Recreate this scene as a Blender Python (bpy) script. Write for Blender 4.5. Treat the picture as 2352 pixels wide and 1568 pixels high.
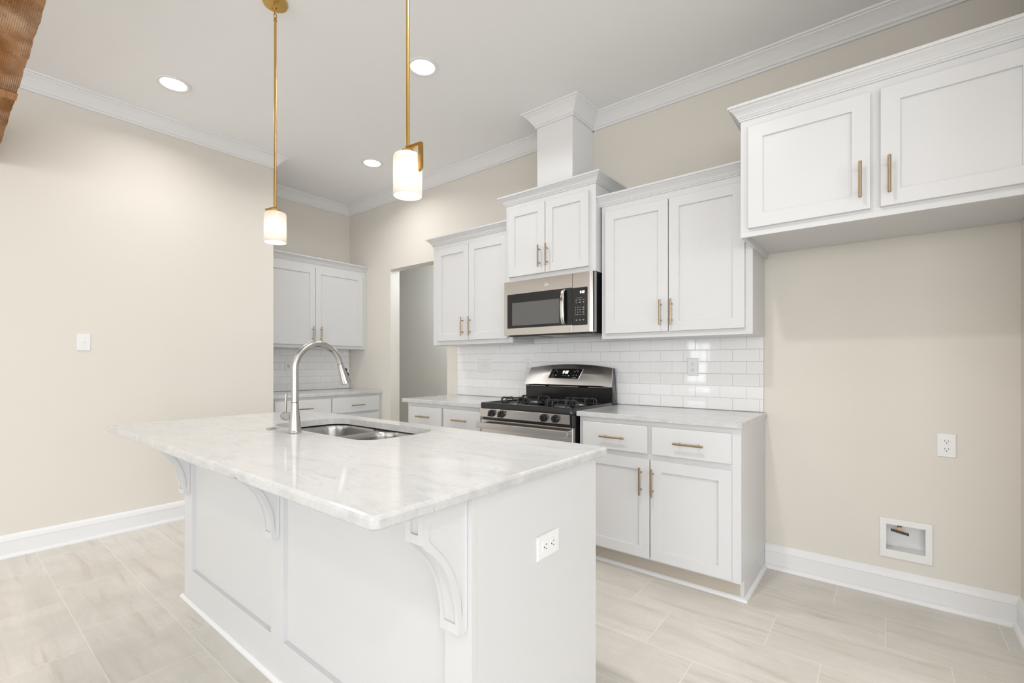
import bpy, bmesh, math, random
from mathutils import Vector, Matrix
random.seed(7)
for _o in list(bpy.data.objects): bpy.data.objects.remove(_o, do_unlink=True)
SC = bpy.context.scene; C = SC.collection; PI = math.pi

# ------------------------------------------------------------------ camera
cam = bpy.data.objects.new('camera', bpy.data.cameras.new('camera')); C.objects.link(cam)
cam.location = (0, 0, 1.205); cam.rotation_euler = (PI/2, 0, 0.6846)
cam.data.sensor_width = 36; cam.data.lens = 1073.0*36/2352
cam.data.shift_x = (1176-1152.73)/2352; cam.data.shift_y = (835.15-784)/2352
cam.data.clip_start = .02
SC.camera = cam
# ------------------------------------------------------------------ world, exposure
wd = bpy.data.worlds.new('world'); SC.world = wd; wd.use_nodes = True
wd.node_tree.nodes['Background'].inputs[0].default_value = (.93, .96, 1, 1)
wd.node_tree.nodes['Background'].inputs[1].default_value = 1.0
SC.view_settings.view_transform = 'Standard'; SC.view_settings.look = 'None'
SC.view_settings.gamma = 1; SC.view_settings.use_curve_mapping = False
SC.view_settings.exposure = 0.05
# ------------------------------------------------------------------ daylight at the living room windows, wide and east ones added for light
W = 3.1575; CZ = 3.05; XL = -4.233; XN = -4.914; YC = 1.948; XR = .488; YF = -6.5; XE = 5.0
DAY_F = 6.5; FILL_DAY_E = 4.1; CAN_K = 6.3; CAN_N = 16.0; FILL_CAN_L = 4.8; FILL_CAN_R = 12.0; PEND_W = 15.5; HALL_FILL_W = 26.0
def area(name, loc, rot, sx, sy, watts, col=(1, 1, 1)):
    l = bpy.data.lights.new(name, 'AREA'); l.shape = 'RECTANGLE'; l.size = sx; l.size_y = sy
    l.energy = watts; l.color = col
    o = bpy.data.objects.new(name, l); C.objects.link(o); o.location = loc; o.rotation_euler = rot
    return o
WIN_F = [(-4.08, -3.5, .70, 1.80), (-1.4, 3.6, .5, 2.6)]         # front wall: small window, then an unseen wide one added for light (x0,x1,z0,z1)
FILL_WIN_E = [(-5.0, .8, .5, 2.6)]                                    # unseen east wall window, added for side light (y0,y1,z0,z1)
for a, b, c, d in WIN_F:
    area('daylight', ((a+b)/2, YF-.14, (c+d)/2), (PI/2, 0, 0), b-a, d-c, DAY_F*PI*(b-a)*(d-c), (.93, .965, 1)).rotation_euler = (-PI/2, 0, PI)
for a, b, c, d in FILL_WIN_E:  # area light of the added east window
    area('daylight', (XE+.14, (a+b)/2, (c+d)/2), (PI/2, 0, PI/2), b-a, d-c, FILL_DAY_E*PI*(b-a)*(d-c), (.93, .965, 1))

# ------------------------------------------------------------------ materials
def mat(name, col=(.8, .8, .8), rough=.5, metal=0., spec=.5, **kw):
    m = bpy.data.materials.new(name); m.use_nodes = True
    b = m.node_tree.nodes['Principled BSDF']
    b.inputs['Base Color'].default_value = (*col, 1); b.inputs['Roughness'].default_value = rough
    b.inputs['Metallic'].default_value = metal; b.inputs['Specular IOR Level'].default_value = spec
    for k, v in kw.items(): b.inputs[k.replace('_', ' ')].default_value = v
    return m
class NT:
    def __init__(s, m): s.t = m.node_tree; s.b = s.t.nodes['Principled BSDF']; s._pos = None
    def n(s, kind, **kw):
        x = s.t.nodes.new(kind)
        for k, v in kw.items(): setattr(x, k, v)
        return x
    def l(s, a, b): s.t.links.new(a, b)
    def pos(s):
        if not s._pos: s._pos = s.n('ShaderNodeTexCoord').outputs['Object']
        return s._pos
    def mapping(s, scale, src=None, loc=(0, 0, 0), rot=(0, 0, 0)):
        m = s.n('ShaderNodeMapping'); m.inputs['Scale'].default_value = scale
        m.inputs['Location'].default_value = loc; m.inputs['Rotation'].default_value = rot
        s.l(src or s.pos(), m.inputs['Vector']); return m.outputs[0]
    def noise(s, scale, vec, detail=4, rough=.55, dist=0):
        x = s.n('ShaderNodeTexNoise'); x.inputs['Scale'].default_value = scale; x.inputs['Detail'].default_value = detail
        x.inputs['Roughness'].default_value = rough; x.inputs['Distortion'].default_value = dist
        s.l(vec, x.inputs['Vector']); return x.outputs['Fac']
    def ramp(s, fac, stops):
        r = s.n('ShaderNodeValToRGB'); e = r.color_ramp.elements
        while len(e) < len(stops): e.new(.5)
        for i, (p, c) in enumerate(stops):
            e[i].position = p; e[i].color = (*c, 1) if len(c) == 3 else c
        s.l(fac, r.inputs[0]); return r.outputs[0]
    def mix(s, fac, a, b, mode='MIX'):
        x = s.n('ShaderNodeMix'); x.data_type = 'RGBA'; x.blend_type = mode
        for sock, v in ((x.inputs[0], fac), (x.inputs[6], a), (x.inputs[7], b)):
            if hasattr(v, 'default_value'): s.l(v, sock)
            elif isinstance(v, (int, float)): sock.default_value = v
            else: sock.default_value = (*v, 1)
        return x.outputs[2]
    def math(s, op, a, b=0., c=0.):
        x = s.n('ShaderNodeMath'); x.operation = op
        for i, v in enumerate((a, b, c)):
            if hasattr(v, 'default_value'): s.l(v, x.inputs[i])
            else: x.inputs[i].default_value = v
        return x.outputs[0]
    def bump(s, h, strength=.2, dist=.002):
        x = s.n('ShaderNodeBump'); x.inputs['Strength'].default_value = strength; x.inputs['Distance'].default_value = dist
        s.l(h, x.inputs['Height']); s.l(x.outputs[0], s.b.inputs['Normal'])
    def color(s, c): s.l(c, s.b.inputs['Base Color'])
    def roughness(s, c): s.l(c, s.b.inputs['Roughness'])

def painted(name, col, rough, bump=.12, scale=260):
    m = mat(name, col, rough, spec=.35); t = NT(m)
    t.color(t.mix(t.noise(1.3, t.pos(), 2), [c*.985 for c in col], [min(1, c*1.01) for c in col]))
    if bump: t.bump(t.noise(scale, t.pos(), 3), bump, .0008)
    return m
M_WALL = painted('beige_wall_paint', (.755, .716, .652), .6)
M_CEIL = painted('ceiling_paint', (.93, .93, .93), .8)
M_WHITE = painted('white_cabinet_paint', (.68, .68, .684), .33, 0, 120)
M_TRIM = painted('white_trim_paint', (.83, .83, .835), .35, 0, 120)
M_PLATE = mat('white_plastic', (.84, .84, .83), .3)
M_SLOT = mat('dark_slot', (.02, .02, .02), .6)
M_KICK = mat('raw_toe_board', (.52, .465, .395), .6)

def steel(name, col, rough, stretch, rot=0.):
    m = mat(name, col, rough, 1.0); t = NT(m)
    nz = t.noise(1, t.mapping(stretch), 2, .6)
    t.roughness(t.ramp(nz, [(.25, (rough*.92,)*3), (.75, (rough*1.1,)*3)]))
    m.node_tree.nodes['Principled BSDF'].inputs['Anisotropic'].default_value = .65
    m.node_tree.nodes['Principled BSDF'].inputs['Anisotropic Rotation'].default_value = rot
    tg = t.n('ShaderNodeTangent'); tg.direction_type = 'RADIAL'; tg.axis = 'Z'; t.l(tg.outputs[0], t.b.inputs['Tangent'])
    return m
M_STEEL = steel('brushed_stainless', (.61, .59, .57), .23, (6, 6, 900))
M_STEELV = steel('brushed_stainless_upright', (.50, .49, .48), .24, (900, 900, 8), .25)
M_SINK = steel('brushed_sink_steel', (.46, .45, .435), .25, (500, 500, 6), .25)
M_CHROME = mat('polished_steel', (.75, .75, .74), .12, 1)
M_BRASS = mat('brushed_gold', (.62, .40, .13), .28, 1)
M_PULL = mat('champagne_bronze', (.40, .30, .20), .36, 1)
M_BLACK = mat('black_enamel', (.012, .012, .013), .22)
M_IRON = mat('cast_iron', (.028, .028, .03), .5)
M_GLASS = mat('black_glass', (.010, .010, .011), .06)
M_MESHW = mat('oven_window_mesh', (.115, .113, .113), .22)
M_KNOB = mat('black_knob', (.015, .015, .015), .15)
M_ALU = mat('burner_aluminium', (.55, .54, .52), .4, 1)
M_GREYPRINT = mat('printed_legend', (.55, .55, .55), .5)
M_FILTER = mat('filter_mesh', (.22, .22, .215), .4, .8)
def emit(name, col, st):
    m = mat(name, col, .5); b = m.node_tree.nodes['Principled BSDF']
    b.inputs['Emission Color'].default_value = (*col, 1); b.inputs['Emission Strength'].default_value = st; return m
M_DIGIT = emit('lit_digits', (.9, .97, 1), 3.0)
M_LENS = emit('lit_lens', (1, .98, .95), 6.0)

def marble(name, cut=False):
    m = mat(name, (.7, .7, .69), .10); t = NT(m); P = t.pos()
    v = t.mapping((1.0, 2.6, 2.6), rot=(0, 0, .5))
    cloud = t.noise(4.5, v, 7, .62, .7)
    base = t.ramp(cloud, [(.30, (.535, .537, .537)), (.47, (.615, .613, .608)), (.62, (.64, .636, .628)), (.8, (.655, .65, .64))])
    wisps = t.noise(7, t.mapping((2.2, 8, 8), rot=(0, 0, .45)), 6, .65, 1.5)
    base = t.mix(t.ramp(wisps, [(.56, (0, 0, 0)), (.70, (.6, .6, .6))]), base, (.45, .45, .448))
    specks = t.noise(4.2, t.mapping((4, 16, 16), rot=(0, 0, .3)), 3, .5)
    base = t.mix(t.ramp(specks, [(.70, (0, 0, 0)), (.76, (.8, .8, .8))]), base, (.27, .265, .25))
    if cut:
        base = t.mix(t.ramp(t.noise(16, P, 7, .75), [(.40, (0, 0, 0)), (.72, (.6, .6, .6))]), base, (.42, .42, .42))
    t.color(base); return m
M_MARBLE = marble('white_marble'); M_MARBLE_EDGE = marble('white_marble_edge', True)

def floor_mat():
    m = mat('stone_floor_tile', (.6, .55, .48), .38); t = NT(m)
    sp = t.n('ShaderNodeSeparateXYZ'); t.l(t.pos(), sp.inputs[0])
    L, H = .6045, .305
    rowf = t.math('DIVIDE', t.math('SUBTRACT', sp.outputs[1], 2.565), H)
    row = t.math('FLOOR', rowf)
    u = t.math('DIVIDE', t.math('ADD', t.math('SUBTRACT', sp.outputs[0], .008), t.math('MULTIPLY', row, -L/3*2)), L)
    col = t.math('FLOOR', u)
    fx = t.math('FRACT', u); fy = t.math('FRACT', rowf)
    ex = t.math('MULTIPLY', t.math('MINIMUM', fx, t.math('SUBTRACT', 1, fx)), L)
    ey = t.math('MULTIPLY', t.math('MINIMUM', fy, t.math('SUBTRACT', 1, fy)), H)
    e = t.math('MINIMUM', ex, ey)
    grout = t.ramp(t.math('MULTIPLY', e, 100), [(.13, (1, 1, 1)), (.2, (0, 0, 0))])
    cb = t.n('ShaderNodeCombineXYZ'); t.l(row, cb.inputs[0]); t.l(col, cb.inputs[1])
    wn = t.n('ShaderNodeTexWhiteNoise'); wn.noise_dimensions = '2D'; t.l(cb.outputs[0], wn.inputs['Vector'])
    tint = wn.outputs['Value']
    off = t.n('ShaderNodeVectorMath'); off.operation = 'SCALE'; t.l(cb.outputs[0], off.inputs[0]); off.inputs['Scale'].default_value = 3.71
    ad = t.n('ShaderNodeVectorMath'); ad.operation = 'ADD'; t.l(t.pos(), ad.inputs[0]); t.l(off.outputs[0], ad.inputs[1])
    st = t.noise(1.6, t.mapping((1.0, 9, 1), ad.outputs[0]), 7, .62, .8)
    c = t.ramp(st, [(.30, (.56, .51, .45)), (.45, (.715, .675, .615)), (.62, (.77, .735, .68)), (.8, (.80, .77, .72))])
    dk = t.noise(2.4, t.mapping((1.2, 14, 1), ad.outputs[0], loc=(3, 1, 0)), 6, .6, 1.6)
    c = t.mix(t.ramp(dk, [(.64, (0, 0, 0)), (.74, (.45, .45, .45))]), c, (.50, .435, .355))
    fine = t.noise(60, t.pos(), 4, .7)
    c = t.mix(.10, c, t.ramp(fine, [(.35, (.35, .31, .26)), (.65, (.75, .7, .63))]))
    mo = t.noise(3.2, ad.outputs[0], 6, .65, .4)
    c = t.mix(t.ramp(mo, [(.42, (.5,)*3), (.62, (0, 0, 0))]), c, (.60, .57, .52))
    c = t.mix(t.ramp(tint, [(0, (.0,)*3), (1, (.16,)*3)]), c, (.55, .52, .47))
    c = t.mix(grout, c, (.80, .765, .71))
    t.color(c); t.bump(grout, .25, -.0012); return m
M_FLOOR = floor_mat()
M_TILE = mat('white_glazed_tile', (.89, .89, .89), .04)
M_GROUT = painted('grey_grout', (.52, .51, .49), .8)

def burlap():
    m = mat('burlap_wrapped_wood', (.4, .2, .08), .8, spec=.15); t = NT(m)
    warp = t.n('ShaderNodeVectorMath'); warp.operation = 'ADD'
    nz = t.n('ShaderNodeTexNoise'); nz.inputs['Scale'].default_value = 6; nz.inputs['Detail'].default_value = 3; t.l(t.pos(), nz.inputs['Vector'])
    sc = t.n('ShaderNodeVectorMath'); sc.operation = 'SCALE'; sc.inputs['Scale'].default_value = .012; t.l(nz.outputs['Color'], sc.inputs[0])
    t.l(t.pos(), warp.inputs[0]); t.l(sc.outputs[0], warp.inputs[1])
    sp = t.n('ShaderNodeSeparateXYZ'); t.l(warp.outputs[0], sp.inputs[0])
    f = 2*PI/.0060
    a = t.math('SINE', t.math('MULTIPLY', sp.outputs[0], f*.7)); b = t.math('SINE', t.math('MULTIPLY', sp.outputs[1], f))
    d = t.math('SINE', t.math('MULTIPLY', sp.outputs[2], f))
    thr = t.math('MAXIMUM', t.math('MAXIMUM', a, b), d)
    wood = t.ramp(t.noise(7, t.mapping((3.0, 14, 14)), 5, .6, 1.2), [(.3, (.24, .085, .02)), (.5, (.45, .185, .05)), (.75, (.62, .31, .10))])
    weave = t.ramp(t.noise(5, t.mapping((1, 1, 1), loc=(4, 2, 0)), 4, .6), [(.3, (.30, .13, .05)), (.5, (.43, .21, .09)), (.7, (.58, .38, .24))])
    gap = t.math('MULTIPLY', t.ramp(a, [(.2, (1, 1, 1)), (.6, (0, 0, 0))]), t.ramp(b, [(.2, (1, 1, 1)), (.6, (0, 0, 0))]))
    lightg = t.ramp(t.noise(2.7, t.mapping((1, 2, 1)), 3), [(.45, (.17, .065, .02)), (.6, (.62, .52, .42))])
    c = t.mix(t.ramp(t.noise(3.5, t.pos(), 3), [(.4, (.25,)*3), (.62, (.85,)*3)]), wood, weave)
    c = t.mix(t.math('MULTIPLY', gap, .75), c, lightg)
    t.color(c); t.bump(thr, .8, .004); return m
M_BURLAP = burlap()
M_CEDAR = mat('orange_cedar', (.45, .20, .06), .6)
_t = NT(M_CEDAR); _t.color(_t.ramp(_t.noise(6, _t.mapping((2, 30, 30)), 5), [(.3, (.30, .12, .03)), (.7, (.55, .27, .09))]))

def shade_mat():
    m = bpy.data.materials.new('opal_glass_shade'); m.use_nodes = True; t = m.node_tree
    for n in list(t.nodes): t.nodes.remove(n)
    o = t.nodes.new('ShaderNodeOutputMaterial'); tr = t.nodes.new('ShaderNodeBsdfTranslucent'); df = t.nodes.new('ShaderNodeBsdfPrincipled')
    tr.inputs[0].default_value = (.74, .69, .635, 1); df.inputs['Base Color'].default_value = (.85, .83, .81, 1); df.inputs['Roughness'].default_value = .3
    mx = t.nodes.new('ShaderNodeMixShader'); mx.inputs[0].default_value = .45
    t.links.new(tr.outputs[0], mx.inputs[1]); t.links.new(df.outputs[0], mx.inputs[2]); t.links.new(mx.outputs[0], o.inputs[0]); return m
M_OPAL = shade_mat()

# ------------------------------------------------------------------ mesh helpers
class B:
    def __init__(s): s.bm = bmesh.new(); s.mi = 0
    def m(s, i): s.mi = i; return s
    def _f(s, vs):
        try:
            f = s.bm.faces.new(vs); f.material_index = s.mi; return f
        except ValueError: return None
    def box(s, x0, y0, z0, x1, y1, z1, bev=0.0, seg=1):
        t = bmesh.new(); bmesh.ops.create_cube(t, size=1)
        for v in t.verts:
            v.co = Vector((x0+(x1-x0)*(v.co.x+.5), y0+(y1-y0)*(v.co.y+.5), z0+(z1-z0)*(v.co.z+.5)))
        if bev: bmesh.ops.bevel(t, geom=list(t.edges), offset=bev, segments=seg, profile=.5, affect='EDGES')
        return s.merge(t)
    def merge(s, t, M=None):
        if M: t.transform(M)
        vm = {}
        for v in t.verts: vm[v] = s.bm.verts.new(v.co)
        for f in t.faces:
            nf = s._f([vm[v] for v in f.verts])
        t.free(); return s
    def rings(s, rings, cap0=True, cap1=True, closed=True):
        R = [[s.bm.verts.new(p) for p in r] for r in rings]
        n = len(R[0])
        for a, b in zip(R, R[1:]):
            for i in range(n if closed else n-1):
                s._f([a[i], a[(i+1) % n], b[(i+1) % n], b[i]])
        if cap0: s._f(list(reversed(R[0])))
        if cap1: s._f(R[-1])
        return s
    def rects(s, loops, cap0=True, cap1=True):        # loops of (x0,x1,z0,z1,y)
        return s.rings([[(a, y, c), (b, y, c), (b, y, d), (a, y, d)] for a, b, c, d, y in loops], cap0, cap1)
    def cyl(s, p0, p1, r0, r1=None, seg=20, cap=True):
        r1 = r0 if r1 is None else r1; p0 = Vector(p0); p1 = Vector(p1); d = (p1-p0).normalized()
        a = d.orthogonal().normalized(); b = d.cross(a)
        return s.rings([[p+a*r*math.cos(2*PI*i/seg)+b*r*math.sin(2*PI*i/seg) for i in range(seg)] for p, r in ((p0, r0), (p1, r1))], cap, cap)
    def lathe(s, prof, c=(0, 0, 0), seg=32, ax='z', cap0=True, cap1=True):   # prof: (r, h)
        def P(r, h, t):
            x, y = r*math.cos(t), r*math.sin(t)
            return {'z': (c[0]+x, c[1]+y, c[2]+h), 'y': (c[0]+x, c[1]+h, c[2]+y), 'x': (c[0]+h, c[1]+x, c[2]+y)}[ax]
        return s.rings([[P(r, h, 2*PI*i/seg) for i in range(seg)] for r, h in prof], cap0, cap1)
    def tube(s, pts, r, seg=16, closed=False, cap=True):
        pts = [Vector(p) for p in pts]; n = len(pts); rr = r if isinstance(r, (list, tuple)) else [r]*n
        T = []
        for i in range(n):
            if closed: T.append((pts[(i+1) % n]-pts[i-1]).normalized())
            else: T.append((pts[min(i+1, n-1)]-pts[max(i-1, 0)]).normalized())
        a = T[0].orthogonal().normalized(); rings = []
        for i in range(n):
            a = (a-T[i]*a.dot(T[i])).normalized(); b = T[i].cross(a)
            rings.append([pts[i]+(a*math.cos(2*PI*k/seg)+b*math.sin(2*PI*k/seg))*rr[i] for k in range(seg)])
        if closed: rings.append(rings[0]); return s.rings(rings, False, False)
        return s.rings(rings, cap, cap)
    def sweep(s, prof, path, side=1, closed=False, cap=True):   # prof (out, z); path xy; side=+1: out is to the left
        P = [Vector((p[0], p[1])) for p in path]; n = len(P); N = []
        for i in range(n):
            def nrm(a, b):
                d = (b-a).normalized(); return Vector((-d.y, d.x))*side
            if closed: n0 = nrm(P[i-1], P[i]); n1 = nrm(P[i], P[(i+1) % n])
            else:
                n0 = nrm(P[max(i-1, 0)], P[max(i, 1)]); n1 = nrm(P[min(i, n-2)], P[min(i+1, n-1)])
            m = (n0+n1); m = m/(m.dot(n0)) if m.length > 1e-6 else n0
            N.append(m)
        rings = [[(P[i].x+N[i].x*o, P[i].y+N[i].y*o, z) for o, z in prof] for i in range(n)]
        if closed: rings.append(rings[0])
        return s.rings(rings, cap and not closed, cap and not closed)
    def plate(s, outer, holes, lift, d):     # outline with holes; lift(u,v,w)->xyz ; thickness d
        bm2 = bmesh.new(); loops = []
        for lp in [outer]+list(holes):
            vs = [bm2.verts.new((u, v, 0)) for u, v in lp]
            loops.append(len(vs))
            for i in range(len(vs)): bm2.edges.new((vs[i], vs[(i+1) % len(vs)]))
        bmesh.ops.triangle_fill(bm2, use_beauty=True, use_dissolve=False, edges=list(bm2.edges))
        bm2.verts.index_update(); tris = [[v.index for v in f.verts] for f in bm2.faces]
        co = [(v.co.x, v.co.y) for v in bm2.verts]; bm2.free()
        A = [s.bm.verts.new(lift(u, v, 0)) for u, v in co]; D = [s.bm.verts.new(lift(u, v, d)) for u, v in co]
        for t in tris:
            s._f([A[i] for i in t]); s._f([D[i] for i in reversed(t)])
        k = 0
        for n in loops:
            for i in range(n): s._f([A[k+i], A[k+(i+1) % n], D[k+(i+1) % n], D[k+i]])
            k += n
        return s
    def mesh(s, name, mats, off=None, smooth=35):
        if off is not None: bmesh.ops.translate(s.bm, verts=s.bm.verts, vec=-Vector(off))
        bmesh.ops.recalc_face_normals(s.bm, faces=s.bm.faces)
        me = bpy.data.meshes.new(name); s.bm.to_mesh(me); s.bm.free()
        for m in (mats if isinstance(mats, (list, tuple)) else [mats]): me.materials.append(m)
        me.polygons.foreach_set('use_smooth', [True]*len(me.polygons))
        try: me.set_sharp_from_angle(angle=math.radians(smooth))
        except Exception: pass
        return me
    def build(s, name, mats, parent=None, local=False, smooth=35):
        off = None
        if parent is not None and not local:
            off = Vector(parent.location); p = parent.parent
            while p: off += Vector(p.location); p = p.parent
        return obj(name, s.mesh(name, mats, off, smooth), parent)
def obj(name, me, parent=None, loc=None, rot=None):
    o = bpy.data.objects.new(name, me); C.objects.link(o); o.parent = parent
    if loc is not None: o.location = loc
    if rot is not None: o.rotation_euler = rot
    return o
def tag(o, label, cat, group=None):
    o['label'] = label; o['category'] = cat
    if group: o['group'] = group
    return o
def thing(name, label, cat, loc=(0, 0, 0), rz=0, group=None):
    o = bpy.data.objects.new(name, None); C.objects.link(o); o.location = loc; o.rotation_euler = (0, 0, rz); o.empty_display_size = .1
    return tag(o, label, cat, group)
def single(name, b, mats, label, cat, origin, group=None, smooth=35):
    o = obj(name, b.mesh(name, mats, origin, smooth), None, origin); return tag(o, label, cat, group)
def struct(name, b, mats, smooth=35):
    o = b.build(name, mats, smooth=smooth); o['kind'] = 'structure'; return o
def copy_tree(o, parent=None):
    c = o.copy(); C.objects.link(c); c.parent = parent
    for ch in list(o.children): copy_tree(ch, c)
    return c
def rrect(x0, y0, x1, y1, r, n=8, inset=0):
    pts = []
    for cx, cy, a0 in ((x1-r, y1-r, 0), (x0+r, y1-r, PI/2), (x0+r, y0+r, PI), (x1-r, y0+r, 3*PI/2)):
        for i in range(n+1):
            a = a0+PI/2*i/n; pts.append((cx+(r-inset)*math.cos(a), cy+(r-inset)*math.sin(a)))
    return pts
def text_mesh(s, size, thick=.0004, align='CENTER'):
    cu = bpy.data.curves.new('lettering', 'FONT'); cu.body = s; cu.size = size; cu.extrude = thick; cu.align_x = align; cu.align_y = 'CENTER'
    o = bpy.data.objects.new('lettering', cu); C.objects.link(o)
    dg = bpy.context.evaluated_depsgraph_get(); me = bpy.data.meshes.new_from_object(o.evaluated_get(dg))
    bpy.data.objects.remove(o, do_unlink=True); return me

# ------------------------------------------------------------------ the room
T = .12
DX0, DX1, DZ = -4.134, -3.259, 2.225         # opening to the hall
BX0, BX1, BZ0, BZ1 = .008, .168, .238, .378  # hole for the ice maker water box
HY = W+1.32                                   # far wall of the hall
b = B(); b.box(-7.0, YF-.2, -.1, XE+.3, HY+.2, 0); struct('floor', b, M_FLOOR)
b = B(); b.box(-7.0, YF-.2, CZ, XE+.3, HY+.2, CZ+.1); struct('ceiling', b, M_CEIL)
b = B()
b.plate([(XN-T, 0), (DX0, 0), (DX0, DZ), (DX1, DZ), (DX1, 0), (XR+T, 0), (XR+T, CZ), (XN-T, CZ)],
        [[(BX0, BZ0), (BX1, BZ0), (BX1, BZ1), (BX0, BZ1)]], lambda u, v, w: (u, W+w, v), T)
struct('wall_back', b, M_WALL)
b = B(); b.box(XL-T, YF, 0, XL, YC, CZ); struct('wall_left', b, M_WALL)
b = B(); b.box(XN, YC-T, 0, XL-T, YC, CZ); struct('wall_nook_return', b, M_WALL)
b = B(); b.box(XN-T, YC-T, 0, XN, W, CZ); struct('wall_nook', b, M_WALL)
b = B(); b.box(XR, 2.2, 0, XR+T, W, CZ); struct('wall_right', b, M_WALL)
b = B(); b.box(XR+T, W, 0, XE, W+T, CZ); struct('wall_back_right', b, M_WALL)
def wins_rects(ws): return [[(a, c), (bb, c), (bb, d), (a, d)] for a, bb, c, d in ws]
b = B(); b.plate([(XL-T, 0), (XE+T, 0), (XE+T, CZ), (XL-T, CZ)], wins_rects(WIN_F), lambda u, v, w: (u, YF-w, v), T); struct('wall_front', b, M_WALL)
b = B(); b.plate([(YF, 0), (W, 0), (W, CZ), (YF, CZ)], wins_rects(FILL_WIN_E), lambda u, v, w: (XE+w, u, v), T); struct('wall_east', b, M_WALL)
HZ = 2.6
b = B(); b.box(-6.6, HY, 0, -2.0, HY+T, HZ+.1); struct('wall_hall', b, M_WALL)
b = B(); b.box(-6.7, W+T, 0, -6.6, HY, HZ+.1); struct('wall_hall_left', b, M_WALL)
b = B(); b.box(-2.0, W+T, 0, -1.9, HY, HZ+.1); struct('wall_hall_right', b, M_WALL)
b = B(); b.box(-6.6, W+.0, HZ, XN-T, HY, HZ+.1); b.box(XN-T, W+T, HZ, -2.0, HY, HZ+.1); struct('ceiling_hall', b, M_CEIL)
b = B(); b.box(-6.6, W, 0, XN-T, W+T, HZ); struct('wall_hall_near', b, M_WALL)
# living room windows, wide front and east ones added for light (frame and muntins)
n = 1
for a, bb, c, d in WIN_F:
    r = B(); f = .05; y0, y1 = YF-.09, YF-.03
    for q in ((a, c, a+f, d), (bb-f, c, bb, d), (a+f, c, bb-f, c+f), (a+f, d-f, bb-f, d)): r.box(q[0], y0, q[1], q[2], y1, q[3])
    k = max(2, round((bb-a)/.33))
    for i in range(1, k):
        x = a+(bb-a)*i/k; r.box(x-.012, y0+.015, c+f, x+.012, y1-.015, d-f)
    for i in range(1, 4):
        z = c+(d-c)*i/4; r.box(a+f, y0+.02, z-.012, bb-f, y1-.02, z+.012)
    struct('window_%d' % n, r, M_TRIM); n += 1
for a, bb, c, d in FILL_WIN_E:  # frame of the unseen east window added for side light
    r = B(); f = .05; x0, x1 = XE+.03, XE+.09
    for q in ((a, c, a+f, d), (bb-f, c, bb, d), (a+f, c, bb-f, c+f), (a+f, d-f, bb-f, d)): r.box(x0, q[0], q[1], x1, q[2], q[3])
    for i in (1, 2, 3):
        y = a+(bb-a)*i/4; r.box(x0+.01, y-.03, c+f, x1-.01, y+.03, d-f)
    struct('window_%d' % n, r, M_TRIM); n += 1

# crown moulding of the room
CROWN = [(0, -.102), (.012, -.102), (.012, -.088), (.020, -.084), (.021, -.077), (.030, -.066), (.047, -.042), (.062, -.026), (.074, -.019), (.076, -.013), (.085, -.011), (.088, -.004), (.088, 0), (0, 0)]
CROWN = [(o, CZ+z) for o, z in CROWN]
KX0, KX1, KY = -1.993, -1.690, 2.855          # boxed duct chase
b = B(); b.sweep(CROWN, [(XL, YF+.01), (XL, YC), (XN, YC)], side=-1); struct('trim_1', b, M_TRIM)
b = B(); b.sweep(CROWN, [(XN, YC), (XN, W), (KX0+.03, W)], side=-1); struct('trim_2', b, M_TRIM)
b = B(); b.sweep(CROWN, [(KX1-.03, W), (XR, W), (XR, 2.2)], side=-1); struct('trim_3', b, M_TRIM)
# baseboards
BASE = [(0, 0), (.031, 0), (.031, .006), (.027, .016), (.020, .022), (.015, .024), (.015, .098), (.017, .100), (.017, .108), (.013, .116), (.012, .124), (.008, .130), (.004, .138), (0, .140)]
b = B(); b.sweep(BASE, [(XL, YF+.01), (XL, YC), (XN, YC)], side=-1); struct('baseboard_left', b, M_TRIM)
b = B(); b.sweep(BASE, [(-.545, W), (XR, W), (XR, 2.2)], side=-1); struct('baseboard_right', b, M_TRIM)
b = B(); b.sweep(BASE, [(-4.303, W), (DX0, W)], side=-1); struct('baseboard_back', b, M_TRIM)
b = B(); b.sweep(BASE, [(-6.6, HY), (-2.0, HY)], side=-1); struct('baseboard_hall', b, M_TRIM)

# boxed chase over the range
t = thing('vent_chase', 'square white boxed column rising from the cabinet over the microwave up to the ceiling', 'duct cover', ((KX0+KX1)/2, (KY+W)/2, 2.462))
b = B(); b.box(KX0, KY, 2.462, KX1, W, CZ, .0015); b.build('column_box', M_TRIM, t)
b = B(); b.sweep(CROWN, [(KX0, W), (KX0, KY), (KX1, KY), (KX1, W)], side=-1); b.build('crown_moulding', M_TRIM, t)

# ------------------------------------------------------------------ cabinets (local frame: front faces -y, face frame at y=0)
PULL_V = None
def pull_mesh():
    b = B(); L = .0775
    b.lathe([(.0045, -L), (.006, -L+.0015), (.006, L-.0015), (.0045, L)], (0, -.032, 0), 14)
    for z in (-.048, .048): b.cyl((0, -.033, z), (0, .0005, z), .0042, seg=10)
    return b.mesh('handle', M_PULL)
PULL = pull_mesh()
def door(par, x0, x1, z0, z1, rail=.060, hx=None, hz=None, th=.02, name='door'):
    b = B(); y = -th; i = .0015; r = rail
    b.rects([(x0, x1, z0, z1, -.0006), (x0, x1, z0, z1, y+i), (x0+i, x1-i, z0+i, z1-i, y), (x0+r-.001, x1-r+.001, z0+r-.001, z1-r+.001, y),
             (x0+r, x1-r, z0+r, z1-r, y+.001), (x0+r+.0006, x1-r-.0006, z0+r+.0006, z1-r-.0006, y+.0095)])
    d = b.build(name, M_WHITE, par, True, 30)
    if hx is not None: obj('handle', PULL, d, (hx, y, hz))
    return d
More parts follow.
